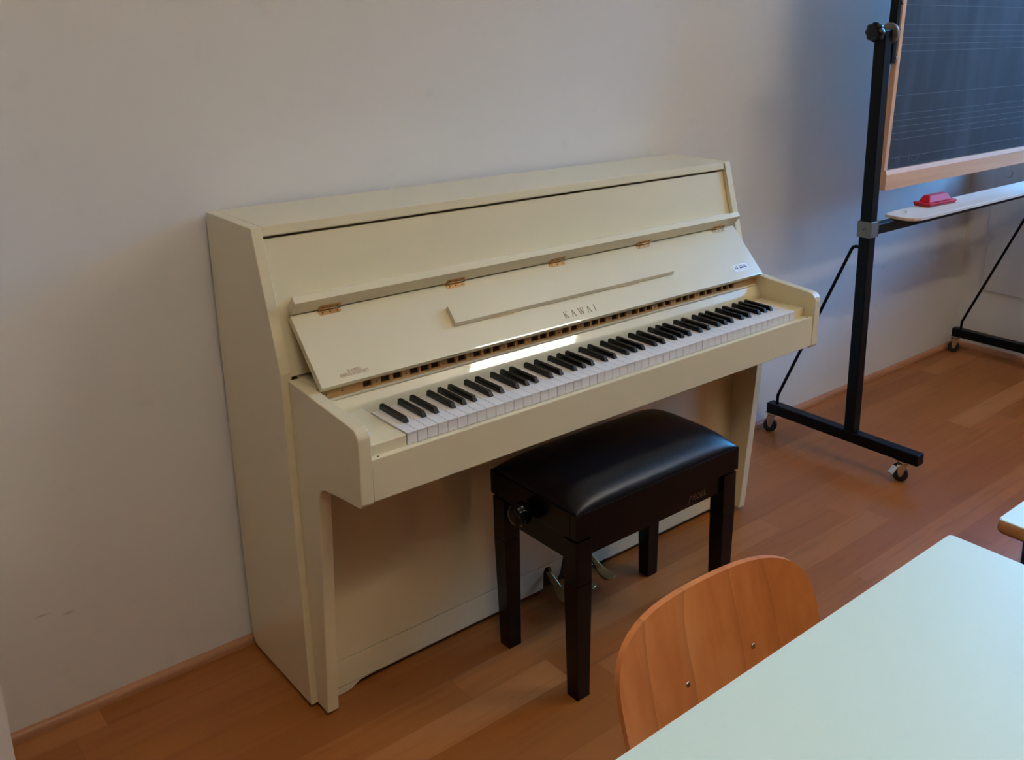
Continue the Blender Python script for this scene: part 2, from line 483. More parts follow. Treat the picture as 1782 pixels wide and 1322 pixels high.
# right wall with two window openings
rw = MB()
X1 = XW + .22
ys = [YF] + sorted([v for w in WINDOWS for v in w[:2]]) + [YB]
for k in range(0, len(ys) - 1):
    if k % 2 == 0: rw.box(XW, X1, ys[k], ys[k + 1], 0, CEIL)
    else:
        rw.box(XW, X1, ys[k], ys[k + 1], 0, WINDOWS[0][2]); rw.box(XW, X1, ys[k], ys[k + 1], WINDOWS[0][3], CEIL)
struct('wall_right', rw, WALL)
for k, (a, b, z0, z1) in enumerate(WINDOWS):
    f = MB(); xf0, xf1 = XW + .12, XW + .18
    t = .06
    f.box(xf0, xf1, a, b, z0, z0 + t).box(xf0, xf1, a, b, z1 - t, z1).box(xf0, xf1, a, a + t, z0 + t, z1 - t).box(xf0, xf1, b - t, b, z0 + t, z1 - t)
    mid = (a + b) / 2
    f.box(xf0, xf1, mid - .04, mid + .04, z0 + t, z1 - t)
    win = struct('window_%d' % (k + 1), f, WIN_FRAME)
    gl = MB().box(xf0 + .025, xf0 + .031, a + t, b - t, z0 + t, z1 - t)
    gl.build('pane', GLASS, win)
# short wall return at the left edge of the picture
struct('trim_1', MB().box(-1.05, -.557, -.30, YB, 0, CEIL), WALL)
# skirtings: small rounded wooden strip
def skirt_prof(sign=1):
    return [(0, 0), (-.014, 0)] + [(-.014 * math.cos(math.radians(a)), .008 + .014 * math.sin(math.radians(a))) for a in (0, 20, 40, 60, 80)] + [(0, .023)]
sk = MB().poly_prism([(YB + p[0], p[1]) for p in skirt_prof()], 'x', -.557, XW - .014)
struct('baseboard_back', sk, SKIRT)
sk = MB().poly_prism([(XW + p[0], p[1]) for p in skirt_prof()], 'y', YF, YB)
struct('baseboard_right', sk, SKIRT)

# ------------------------------------------------------------------ piano
W = 1.4657; T2 = .0233; TL = .0148; TA = .0267; XI = TL + TA      # arm inner face
piano = thing('upright_piano', 'cream lacquered upright piano with open keyboard against the back wall', 'piano', (W / 2, -.30, 0))
def side_y(z): return -.248 - .2793 * (1.093 - z)
side_prof = [(-.011, 1.093), (-.248, 1.093), (-.329, .803), (-.329, .011), (-.045, .011)] + arc(-.041, .041, .03, -90, 0, 6)[1:-1] + [(-.011, .041)]
for x0, x1 in ((0, T2), (W - T2, W)):
    MB().poly_prism(side_prof, 'x', x0, x1).build('side_panel', CREAM, piano, .0015)
arm_prof = ([(-.3295, .788), (-.45, .779), (-.575, .769)] + arc(-.590, .7445, .0235, 85, 180, 7) +
            [(-.613, .70), (-.610, .625)] + arc(-.597, .618, .013, 180, 265, 5) + [(-.48, .596)] +
            arc(-.452, .562, .030, 95, 165, 6) + [(-.422, .48), (-.379, .011), (-.3295, .011)])
# the fillet under the arm bends the other way: rebuild it by hand
arm_prof = ([(-.3295, .788), (-.45, .779), (-.575, .769)] + arc(-.590, .7445, .0235, 85, 180, 7) +
            [(-.613, .70), (-.611, .628)] + arc(-.598, .619, .013, 175, 262, 5) +
            [(-.54, .600), (-.48, .592), (-.458, .589), (-.445, .583), (-.435, .573), (-.428, .558), (-.4245, .542), (-.419, .45), (-.379, .011), (-.3295, .011)])
for x0, x1 in ((TL, XI), (W - XI, W - TL)):
    MB().poly_prism(arm_prof, 'x', x0, x1).build('arm', CREAM, piano, .002)
# lid between the side panels
MB().poly_prism([(-.011, 1.072), (-.2475, 1.072), (-.2495, 1.075), (-.2455, 1.093), (-.011, 1.093)], 'x', T2 + .0008, W - T2 - .0025).build('lid', CREAM, piano, .001)
# upper panel, recessed, leaning like the side fronts
def up(z, d): return side_y(z) + d
MB().poly_prism([(up(1.066, .014), 1.066), (up(.79, .014), .79), (up(.79, .032), .79), (up(1.066, .032), 1.066)], 'x', T2 + .0008, W - T2 - .001).build('upper_panel', CREAM, piano)
# dark inside of the case behind lid gap and slots
MB().box(T2 + .002, W - T2 - .002, -.20, -.014, .03, 1.070).build('case_interior', CASE_WOOD, piano)
# narrow hinged board above the fallboard
A_, B_, C_, D_ = (-.3215, .9578), (-.3325, .946), (-.3092, .9168), (-.298, .934)
rail = MB().poly_prism([A_, B_, C_, D_], 'x', XI, W - XI).build('hinge_rail', CREAM, piano, .0008)
MB().poly_prism([(-.2985, .9345), (-.2985, .9460), (-.270, .9460), (-.273, .9345)], 'x', XI + .02, W - XI - .02).build('rail_support', CREAM, piano)
# fallboard
FA = Vector((0, -.306, .914)); FB = Vector((0, -.425, .791))
fd = (FB - FA); FL = fd.length; fd.normalize()
fn = Vector((0, -fd.z * -1, 0))
fn = Vector((0, fd.z, -fd.y)); fn.normalize()          # outward (towards the player, upwards)
if fn.y > 0: fn = -fn
ux = Vector((1, 0, 0))
def on_fb(x, v, h=0.0): return Vector((x, 0, 0)) + FA + fd * v * 1.0 + fn * h
def yz(p): return (p.y, p.z)
tau = math.radians(34.3)
FC = FB - fd * .0028
FD_ = FC + Vector((0, -math.sin(tau), -math.cos(tau))) * .0028
fb = MB().poly_prism([yz(FA), yz(FC), yz(FD_), yz(FB - fn * .016), yz(FA - fn * .016)], 'x', XI + .0005, W - XI - .0005).build('fallboard', CREAM_GLOSS, piano)
# music shelf on the fallboard: wedge, thick at the lower edge
ms = MB().poly_prism([yz(on_fb(0, .0600, .0005)), yz(on_fb(0, .0600, .0122)), yz(on_fb(0, .1047, .0122)), yz(on_fb(0, .1085, .0030)), yz(on_fb(0, .1085, .0005))], 'x', .3862, 1.0898)
shelf = ms.build('music_shelf', CREAM_GLOSS, fb, .0006)
for xx in (.52, .93):
    MB().poly_prism([yz(on_fb(0, .1070, .0004)), yz(on_fb(0, .1070, .0026)), yz(on_fb(0, .1098, .0026)), yz(on_fb(0, .1098, .0004))], 'x', xx - .03, xx + .03).build('shelf_hinge', BRASS, fb)
# hinges
for hx in (.126, .4395, .7425, 1.047, 1.353):
    h = MB()
    # lower leaf on the fallboard with cut corners
    o = [(-.025, .001), (.025, .001), (.025, .0095), (.022, .0125), (-.022, .0125), (-.025, .0095)]
    h.hexa([on_fb(hx + a, v, .0001) for a, v in o], [on_fb(hx + a, v, .0011) for a, v in o])
    # upper leaf on the lower face of the rail
    d2 = (Vector((0, *B_)) - Vector((0, *C_))).normalized(); n2 = Vector((0, d2.z * -1, d2.y)); n2.normalize()
    if n2.y > 0: n2 = -n2
    c0 = Vector((hx, *C_))
    h.hexa([c0 + ux * a + d2 * v + n2 * .0001 for a, v in o], [c0 + ux * a + d2 * v + n2 * .0011 for a, v in o])
    kc = (Vector((hx, *C_)) + on_fb(hx, 0, 0)) / 2 + (fn + n2) * .0012
    h.cyl(kc - ux * .025, kc + ux * .025, .0022, n=12)
    hb = h.build('hinge', BRASS, fb)
    s = MB()
    for a in (-.017, 0, .017):
        s.cyl(on_fb(hx + a, .0078, .0008), on_fb(hx + a, .0078, .0015), .0018, n=10)
        s.cyl(c0 + ux * a + d2 * .0078 + n2 * .0008, c0 + ux * a + d2 * .0078 + n2 * .0015, .0018, n=10)
    # screws stay in the hinge's own pattern: joined as one small part
    s.build('hinge_screws', SCREW_DARK, fb)
# maker's name
lt = MB()
lettering(lt, 'KAWAI', on_fb(.6848, .1545, .0002), ux, -fd, fn, .0170, .0022, .0098, wide=.90)
lt.build('name_lettering', GOLD_INK, fb)
# small worn stamp at lower left
st = MB()
lettering(st, 'KAWAI', on_fb(.1085, .1500, .0002), ux, -fd, fn, .0055, .0010, .0016)
bx0, bx1, v0, v1 = .0885, .1505, .1518, .1582
for a in ((bx0, v0, bx1, v0), (bx0, v1, bx1, v1), (bx0, v0, bx0, v1), (bx1, v0, bx1, v1)):
    stroke(st, on_fb(0, 0, .0002), ux, fd, fn, a[0], a[1], a[2], a[3], .0006)
xx = bx0 + .005
while xx < bx1 - .004:
    if not (.1145 < xx < .1165 or .137 < xx < .139):
        stroke(st, on_fb(0, 0, .0002), ux, fd, fn, xx, .1536, xx + random.uniform(-.0004, .0004), .1564, .0006)
        if random.random() < .6: stroke(st, on_fb(0, 0, .0002), ux, fd, fn, xx, random.choice((.1536, .155, .1564)), xx + .0014, random.choice((.1536, .155, .1564)), .0005)
    xx += .0021
st.build('maker_stamp', STAMP_INK, fb)
# white sticker with two lines of print
cs = .004
sx0, sx1, sv0, sv1 = 1.3208, 1.3832, .1255, .1478
so = [(sx0 + cs, sv0), (sx1 - cs, sv0), (sx1, sv0 + cs), (sx1, sv1 - cs), (sx1 - cs, sv1), (sx0 + cs, sv1), (sx0, sv1 - cs), (sx0, sv0 + cs)]
stk = MB().hexa([on_fb(a, v, .0001) for a, v in so], [on_fb(a, v, .0004) for a, v in so]).build('sticker', PAPER, fb)
pr = MB()
def bars(x0, x1, va, vb, w):
    x = x0
    while x < x1 - .0005:
        ww = min(random.uniform(.0016, .0026), x1 - x)
        stroke(pr, on_fb(0, 0, .0005), ux, fd, fn, x + .0003, va + random.uniform(0, .0004), x + .0003, vb, w)
        stroke(pr, on_fb(0, 0, .0005), ux, fd, fn, x + .0003, random.choice((va, (va + vb) / 2, vb)), x + ww, random.choice((va, (va + vb) / 2, vb)), w)
        x += ww + .0005
bars(1.3265, 1.341, .1300, .1325, .0008); bars(1.3455, 1.3745, .1300, .1325, .0008)
bars(1.3275, 1.3415, .1352, .1392, .0013); bars(1.3470, 1.3765, .1352, .1392, .0013)
pr.build('sticker_print', INK, fb)
p2 = MB()
stroke(p2, on_fb(0, 0, .0005), ux, fd, fn, 1.3285, .1432, 1.3775, .1432, .0008)
p2.build('sticker_small_print', INK_LIGHT, fb)

# keys
KX0, KX1 = .1268, 1.3556
KP = (KX1 - KX0) / 52
KYF, KYB, KZ = -.598, -.460, .7276
for i in range(52):
    x0 = KX0 + i * KP + .0005; x1 = KX0 + (i + 1) * KP - .0005
    k = MB()
    k.box(x0, x1, KYF, KYB, KZ - .0022, KZ)                    # top plate, slightly overhanging
    k.box(x0 + .0002, x1 - .0002, KYF + .0012, KYB, KZ - .0250, KZ - .0022)
    k.build('white_key', IVORY, piano, .0005, 1)
# black keys: A# C# D# F# G# ...
blacks = []
OFF = {'A': .57, 'C': .42, 'D': .58, 'F': .38, 'G': .50}
notes = ['A', 'B'] + ['C', 'D', 'E', 'F', 'G', 'A', 'B'] * 7 + ['C']
for i, nm in enumerate(notes):
    if nm in OFF and i < 51:
        xc = KX0 + (i + 1) * KP + {'A': .0025, 'C': -.0028, 'D': .0028, 'F': -.0035, 'G': 0}[nm]
        blacks.append(xc)
        b = MB()
        zb, zt = KZ + .0003, KZ + .0118
        yb_, yf_ = KYB + .004, -.5545
        bot = [(xc - .0060, yf_, zb), (xc + .0060, yf_, zb), (xc + .0060, yb_, zb), (xc - .0060, yb_, zb)]
        top = [(xc - .0044, yf_ + .0075, zt), (xc + .0044, yf_ + .0075, zt), (xc + .0044, yb_, zt), (xc - .0044, yb_, zt)]
        b.hexa(bot, top).build('black_key', EBONY, piano, .0014, 3)
# key bed, slip, blocks, cove board
MB().box(XI, W - XI, -.590, -.300, .6165, .700).build('key_bed', CREAM, piano)
MB().box(XI + .0005, W - XI - .0005, -.6105, -.5905, .6145, .7015).build('key_slip', CREAM, piano, .0015)
for xx in (.060, W - .060):
    MB().cyl((xx, -.6025, .7008), (xx, -.6025, .7020), .0028, n=12).build('slip_screw', SCREW_DARK, piano)
MB().poly_prism([(-.596, .7005), (-.596, .7230), (-.594, .7255), (-.561, .7262), (-.558, .7240), (-.425, .7265), (-.425, .7005)], 'x', XI + .0005, KX0 - .0012).build('key_block', CREAM, piano, .0008)
MB().poly_prism([(-.580, .7005), (-.580, .7205), (-.577, .7225), (-.425, .716), (-.425, .7005)], 'x', KX1 + .0012, W - XI - .0005).build('key_block', CREAM, piano, .0008)
MB().box(KX0, KX1, KYB + .0005, -.425, .7005, .7100).build('key_felt', BLACK_FELT, piano)
cove = [(-.3995, .7575), (-.4085, .7575), (-.4092, .7560), (-.4092, .7530), (-.4068, .7522), (-.4068, .7510)]
P0c, P1c = (-.4074, .7508), (-.4190, .7342)
cove += [P0c] + [(P0c[0] + (P1c[0] - P0c[0]) * t, P0c[1] + (P1c[1] - P0c[1]) * t) for t in (.04, .25, .5, .75, .92)] + [P1c, (-.4205, .7312), (-.4215, .7270), (-.4221, .7200), (-.4223, .7050), (-.3995, .7050)]
cm = MB().poly_prism(cove, 'x', XI + .0005, W - XI - .0005, smooth=True)
nb_ = cm.build('name_board', CREAM_GLOSS, piano)
for p in nb_.data.polygons:
    if len(p.vertices) > 4: p.use_smooth = False
me_ = nb_.data
for ed in me_.edges:
    a, b = me_.vertices[ed.vertices[0]].co, me_.vertices[ed.vertices[1]].co
    if abs(a.x - b.x) > .5:
        zz = a.z + piano.location.z; yy = a.y + piano.location.y
        if zz > .7507 or zz < .7052 or yy > -.40: ed.use_edge_sharp = True
# slotted pine rail with one opening behind every black key
sl = MB()
ya, yb2 = -.4035, -.3965
sl.box(XI, W - XI, ya, yb2, .7745, .7800)
sl.box(XI, W - XI, ya, yb2, .7578, .7608)
prev = XI
for xc in blacks:
    sl.box(prev, xc - .0108, ya, yb2, .7608, .7745); prev = xc + .0108
sl.box(prev, W - XI, ya, yb2, .7608, .7745)
slot = sl.build('slotted_rail', PINE, piano)
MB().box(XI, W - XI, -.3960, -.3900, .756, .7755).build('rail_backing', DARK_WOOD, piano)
MB().box(XI, W - XI, -.3960, -.2900, .7760, .7850).build('inner_ledge', CREAM, piano)
screw_x = [.060, .095, W - .055, W - .085] + [(blacks[i] + blacks[i + 1]) / 2 for i in range(len(blacks) - 1) if blacks[i + 1] - blacks[i] > .04]
for xx in screw_x:
    MB().cyl((xx, -.4040, .7672), (xx, -.4030, .7672), .0017, n=10).build('rail_screw', SCREW_DARK, piano)
# lower case
MB().box(T2 + .0005, W - T2 - .0015, -.3295, -.3115, .0905, .6160).build('kick_panel', CREAM_GLOSS, piano, .001)
def bottom_outline():
    o = [(XI - .012, .0885), (XI - .012, .0215)]
    o += [(.668, .0215), (.670, .070), (.676, .082), (.690, .082), (.698, .070), (.702, .0215), (.712, .0215), (.716, .028), (.727, .045), (.738, .0885)]
    return o
br = MB()
br.poly_prism(bottom_outline(), 'y', -.3295, -.3135)
br.poly_prism([(.800, .0885), (.812, .045), (.830, .0330), (.836, .0215), (W - XI + .012, .0215), (W - XI + .012, .0885)], 'y', -.3295, -.3135)
br.build('bottom_rail', CREAM, piano, .0008)
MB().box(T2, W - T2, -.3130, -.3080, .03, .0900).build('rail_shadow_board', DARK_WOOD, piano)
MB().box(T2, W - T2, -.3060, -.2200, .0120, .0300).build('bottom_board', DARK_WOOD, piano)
for sgn in (0, 1):
    pts = [(XI - .012, .0195), (XI - .012, .0015), (.086, .0015), (.097, .0030), (.106, .0070), (.114, .0125), (.123, .0165), (.150, .0182), (.56, .0187), (.56, .0195)]
    if sgn: pts = [(W - p[0], p[1]) for p in pts][::-1]
    MB().poly_prism(pts, 'y', -.3285, -.3135).build('foot_strip', CREAM, piano)
# pedals
for (px, lift) in ((.687, 0), (.768, -.002), (.826, 0)):
    p = MB()
    z = .062 + lift
    pts_c = [(-.300, .0075, z + .010), (-.335, .0075, z + .008), (-.365, .0080, z - .002), (-.385, .0120, z - .012), (-.405, .0165, z - .016), (-.424, .0185, z - .016), (-.436, .0165, z - .015), (-.443, .0110, z - .013), (-.446, .004, z - .012)]
    dx = -.035 if px < .7 else (-.025 if px < .8 else -.01)
    top = []; bot = []
    n = len(pts_c)
    L1 = [p.bm.verts.new((px + dx * i / (n - 1) - w, y, zz)) for i, (y, w, zz) in enumerate(pts_c)]
    R1 = [p.bm.verts.new((px + dx * i / (n - 1) + w, y, zz)) for i, (y, w, zz) in enumerate(pts_c)]
    L0 = [p.bm.verts.new((px + dx * i / (n - 1) - w, y, zz - .007)) for i, (y, w, zz) in enumerate(pts_c)]
    R0 = [p.bm.verts.new((px + dx * i / (n - 1) + w, y, zz - .007)) for i, (y, w, zz) in enumerate(pts_c)]
    for i in range(n - 1):
        for q in ((L1[i], L1[i + 1], R1[i + 1], R1[i]), (L0[i], R0[i], R0[i + 1], L0[i + 1]), (L1[i], L0[i], L0[i + 1], L1[i + 1]), (R1[i], R1[i + 1], R0[i + 1], R0[i])):
            p.bm.faces.new(q)
    p.bm.faces.new((L1[0], R1[0], R0[0], L0[0])); p.bm.faces.new((L1[-1], L0[-1], R0[-1], R1[-1]))
    p.build('pedal', PEDAL_BRASS, piano, .002)

# ------------------------------------------------------------------ bench
bench = thing('piano_bench', 'black height-adjustable piano bench with padded leatherette seat in front of the piano', 'bench', (.715, -.565, 0))
BX0, BX1, BY0, BY1 = .452, .988, -.721, -.408
ZS0, ZS1 = .416, .476
MB().box(BX0, BX1, BY0, BY0 + .022, ZS0, ZS1).build('seat_rail', BLACK_WOOD, bench, .0015)
MB().box(BX0, BX1, BY1 - .022, BY1, ZS0, ZS1).build('seat_rail', BLACK_WOOD, bench, .0015)
for x0 in (BX0, BX1 - .022):
    MB().box(x0, x0 + .022, BY0 + .022, BY1 - .022, ZS0, ZS1).build('seat_rail', BLACK_WOOD, bench, .0015)
MB().box(BX0 + .022, BX1 - .022, BY0 + .022, BY1 - .022, ZS0 + .03, ZS0 + .045).build('seat_base', BLACK_WOOD, bench)
# padded seat: domed grid with rounded corners
def pad():
    m = MB(); nx, ny = 48, 32
    hx, hy = (BX1 - BX0) / 2 - .004, (BY1 - BY0) / 2 - .004
    cx, cy = (BX0 + BX1) / 2, (BY0 + BY1) / 2
    grid = []
    for i in range(nx + 1):
        row = []
        for j in range(ny + 1):
            u = -1 + 2 * i / nx; v = -1 + 2 * j / ny
            # denser towards the borders
            u = math.sin(u * PI / 2); v = math.sin(v * PI / 2)
            eu = max(0.0, 1 - abs(u) ** 6) ** .42; ev = max(0.0, 1 - abs(v) ** 3.0) ** .55
            h = .047 * eu * ev
            row.append(m.bm.verts.new((cx + u * hx, cy + v * hy, ZS1 + .0005 + h)))
        grid.append(row)
    for i in range(nx):
        for j in range(ny):
            f = m.bm.faces.new((grid[i][j], grid[i + 1][j], grid[i + 1][j + 1], grid[i][j + 1])); f.smooth = True
    # close underneath
    base = []
    ring = [grid[i][0] for i in range(nx + 1)] + [grid[nx][j] for j in range(1, ny + 1)] + [grid[i][ny] for i in range(nx - 1, -1, -1)] + [grid[0][j] for j in range(ny - 1, 0, -1)]
    low = [m.bm.verts.new((v.co.x, v.co.y, ZS1 - .002)) for v in ring]
    for i in range(len(ring)):
        m.bm.faces.new((ring[i], low[i], low[(i + 1) % len(ring)], ring[(i + 1) % len(ring)]))
    m.bm.faces.new(low)
    return m
pad().build('seat_pad', LEATHER, bench)
# lower frame: aprons and tapered legs
LZ = .4095
LX = (BX0 + .003, BX1 - .003); LY = (BY0 + .003, BY1 - .003)
def leg(cx, cy, sx, sy):
    a, b = .045, .037
    i = .006
    top = [(cx, cy), (cx + sx * a, cy), (cx + sx * a, cy + sy * a), (cx, cy + sy * a)]
    c2x, c2y = cx + sx * i, cy + sy * i
    bot = [(c2x, c2y), (c2x + sx * b, c2y), (c2x + sx * b, c2y + sy * b), (c2x, c2y + sy * b)]
    return MB().hexa([(x, y, 0) for x, y in bot], [(x, y, .30) for x, y in top]).hexa([(x, y, .30) for x, y in top], [(x, y, LZ) for x, y in top])
for cx, sx in ((LX[0], 1), (LX[1], -1)):
    for cy, sy in ((LY[0], 1), (LY[1], -1)):
        leg(cx, cy, sx, sy).build('leg', BLACK_WOOD, bench, .0015)
MB().box(LX[0] + .045, LX[1] - .045, LY[0] + .010, LY[0] + .030, .362, LZ - .001).build('apron', BLACK_WOOD, bench, .001)
MB().box(LX[0] + .045, LX[1] - .045, LY[1] - .030, LY[1] - .010, .362, LZ - .001).build('apron', BLACK_WOOD, bench, .001)
MB().box(LX[0] + .010, LX[0] + .030, LY[0] + .045, LY[1] - .045, .350, LZ - .001).build('apron', BLACK_WOOD, bench, .001)
MB().box(LX[1] - .030, LX[1] - .010, LY[0] + .045, LY[1] - .045, .350, LZ - .001).build('apron', BLACK_WOOD, bench, .001)
# adjusting knobs with ribs, on a through shaft
KZ_, KY_ = .428, -.556
shaft = MB().cyl((BX0 - .02, KY_, KZ_), (BX1 + .02, KY_, KZ_), .007, n=16).build('adjusting_shaft', BLACK_STEEL, bench)
for s, bx in ((-1, BX0), (1, BX1)):
    k = MB(); n = 40
    rings = []
    for (h, r) in ((.006, .016), (.010, .023), (.018, .0265), (.030, .0270), (.040, .0255), (.046, .020), (.049, .010)):
        ring = []
        for i in range(n):
            a = 2 * PI * i / n
            rr = r * (1 + (.045 if r > .02 else 0) * math.cos(10 * a))
            ring.append(k.bm.verts.new((bx + s * h, KY_ + rr * math.cos(a), KZ_ + rr * math.sin(a))))
        rings.append(ring)
    for a in range(len(rings) - 1):
        for i in range(n):
            f = k.bm.faces.new((rings[a][i], rings[a][(i + 1) % n], rings[a + 1][(i + 1) % n], rings[a + 1][i])); f.smooth = True
    k.bm.faces.new(rings[0]); k.bm.faces.new(rings[-1])
    k.build('adjusting_knob', BLACK_PLASTIC, bench)
lg = MB()
lettering(lg, 'PROEL', Vector((.822, LY[0] + .0099, .3775)), ux, Vector((0, 0, 1)), Vector((0, -1, 0)), .0125, .0022, .003, wide=1.05, shear=.15)
lg.build('apron_lettering', LOGO_GOLD, bench)

# ------------------------------------------------------------------ mobile blackboard
bb = thing('mobile_blackboard', 'black steel wheeled stand with a wood-framed music blackboard right of the piano', 'blackboard', (2.70, -.36, 0))
PXL, PXR = 1.98, 3.36
bsx = .04
for x0 in (PXL, PXR):
    xc = x0 + .02
    MB().box(x0, x0 + bsx, -.672, -.040, .0785, .1175).build('foot_bar', BLACK_STEEL, bb, .003)
    MB().box(x0, x0 + bsx, -.421, -.381, .1175, 1.474).build('post', BLACK_STEEL, bb, .003)
    MB().tube([(xc, -.378, .772), (xc, -.362, .772), (xc, -.352, .769), (xc, -.345, .760)] + [(xc, -.345 + (.345 - .081) * t, .760 - (.760 - .165) * t) for t in (.33, .66, 1)] + [(xc, -.075, .152), (xc, -.074, .1165)], .0058).build('brace', BLACK_STEEL, bb)
    # casters
    for (cy, brake) in ((-.056, False), (-.612, True)):
        ca = MB()
        ca.lathe((xc, cy, .066), (0, 0, 1), [(0, .016), (.006, .018), (.0125, .018)], 20)
        ca.box(xc - .021, xc + .021, cy - .021, cy + .021, .0755, .0785)
        # swivelled wheel: axis faces the viewer
        ang = math.radians(28)
        ax = Vector((math.cos(ang), -math.sin(ang) * -1, 0)); ax = Vector((.85, .52, 0)).normalized()
        fw = Vector((-ax.y, ax.x, 0))
        wc = Vector((xc, cy, .0255)) + fw * .008
        for s in (-1, 1):
            o = wc + ax * s * .0125
            pr_ = [(-.018, .030), (.016, .042), (.018, .030), (.006, -.006), (-.004, -.008), (-.010, .002)]
            up_ = Vector((0, 0, 1))
            pr_ = [(-.020, .041), (.014, .041), (.010, .010), (.005, -.005), (-.003, -.005), (-.008, .006)]
            ca.hexa([o + fw * a + up_ * b for a, b in pr_], [o + fw * a + up_ * b + ax * s * .0025 for a, b in pr_])
        c_ob = ca.build('caster', CHROME, bb)
        wh = MB()
        wh.lathe(wc - ax * .0105, ax, [(0, .018), (.001, .0235), (.004, .0255), (.017, .0255), (.020, .0235), (.021, .018)], 32)
        wh.build('wheel', RUBBER, c_ob)
        if brake:
            bk = MB()
            o = wc + Vector((0, 0, .028))
            up_ = Vector((0, 0, 1))
            back = Vector((-.80, .25, 0)).normalized(); sd = Vector((-back.y, back.x, 0))
            pp = [(-.012, .010), (.026, .004), (.045, -.018)]
            for i in range(2):
                (a0, b0), (a1, b1) = pp[i], pp[i + 1]
                w = .012
                bk.hexa([o + back * a0 + up_ * b0 - sd * w, o + back * a1 + up_ * b1 - sd * w, o + back * a1 + up_ * b1 + sd * w, o + back * a0 + up_ * b0 + sd * w],
                        [o + back * a0 + up_ * (b0 + .003) - sd * w, o + back * a1 + up_ * (b1 + .003) - sd * w, o + back * a1 + up_ * (b1 + .003) + sd * w, o + back * a0 + up_ * (b0 + .003) + sd * w])
            bk.build('brake_lever', CHROME, c_ob)
    # zinc sleeve that carries the cross bar
    cl = MB()
    e = .006
    for (a, b, c, d) in ((x0 - e, x0, -.421 - e, -.381 + e), (x0 + bsx, x0 + bsx + e, -.421 - e, -.381 + e), (x0, x0 + bsx, -.421 - e, -.421), (x0, x0 + bsx, -.381, -.381 + e)):
        cl.box(a, b, c, d, .812, .866)
    co = cl.build('clamp', ZINC, bb, .003)
    MB().lathe((x0 - e, -.402, .840), (-1, 0, 0), [(0, .008), (.0025, .007)], 16).build('clamp_screw', ZINC, co)
    MB().cyl((x0 - e - .0026, -.402, .840), (x0 - e - .0031, -.402, .840), .003, n=6).build('clamp_socket', SCREW_DARK, co)
MB().box(PXL + bsx + .0065, PXR - .0065, -.418, -.384, .8165, .8515).build('cross_bar', BLACK_STEEL, bb, .003)
# chalk tray, left end cut at an angle with a rounded corner
tr = [(2.155, -.366), (2.147, -.425), (2.152, -.452), (2.168, -.472), (2.195, -.484), (3.235, -.484), (3.235, -.352), (2.20, -.352)]
MB().poly_prism(tr, 'z', .8520, .8630).build('chalk_tray', TRAY_WOOD, bb, .0015)
# board: pivot at z 1.47, y -.40, leaning slightly
BXL, BXR, BZ0, BZ1 = 2.088, 3.335, .955, 2.02
lean = math.radians(2.1)
bm_m = Matrix.Translation((0, -.401, 1.47)) @ Matrix.Rotation(lean, 4, 'X') @ Matrix.Translation((0, .401, -1.47))
board = MB().box(BXL + .016, BXR - .016, -.4005, -.3905, BZ0 + .05, BZ1 - .05).xf(bm_m).build('slate_panel', SLATE, bb)
MB().poly_prism([(-.385, BZ0), (-.417, BZ0), (-.417, BZ0 + .052), (-.412, BZ0 + .066), (-.4008, BZ0 + .066), (-.4008, BZ0 + .050), (-.385, BZ0 + .050)], 'x', BXL, BXR).xf(bm_m).build('bottom_frame_rail', FRAME_WOOD, bb, .001)
MB().box(BXL, BXR, -.417, -.385, BZ1 - .05, BZ1).xf(bm_m).build('top_frame_rail', FRAME_WOOD, bb, .001)
for x0, x1 in ((BXL, BXL + .020), (BXR - .020, BXR)):
    MB().box(x0, x1, -.405, -.385, BZ0 + .052, BZ1 - .05).xf(bm_m).build('frame_stile', FRAME_WOOD, bb, .001)
# ruled music staves
sv = MB()
def zline(z): 
    sv.box(BXL + .017, BXR - .017, -.4008, -.4005, z - .0006, z + .0006)
P0 = 1.2035
for g_ in range(-1, 3):
    top = P0 + .0 + g_ * .2865
    z = top
    for k in range(5):
        if z - k * .0210 > BZ0 + .07: zline(z - k * .0210)
    if BZ0 + .07 < z + .0605 < BZ1 - .06: zline(z + .0605)
zline(1.057)
sv.bm.transform(bm_m)
sv.build('staff_lines', CHALK_LINE, board)
scb = MB()
n_ = Vector((0, -1, 0))
o_ = Vector((2.155, -.4006, 1.030))
lettering(scb, 'W', o_, ux, Vector((0, 0, 1)), n_, .034, .0016, .02)
stroke(scb, o_, ux, Vector((0, 0, 1)), n_, .085, .002, .088, .036, .0016)
pts = [(.128 + .024 * math.cos(a), .022 + .017 * math.sin(a)) for a in [math.radians(d) for d in range(-170, 31, 20)]]
for i in range(len(pts) - 1): stroke(scb, o_, ux, Vector((0, 0, 1)), n_, *pts[i], *pts[i + 1], .0016)
scb.bm.transform(bm_m)
scb.build('chalk_scribble', CHALK_SMEAR, board)
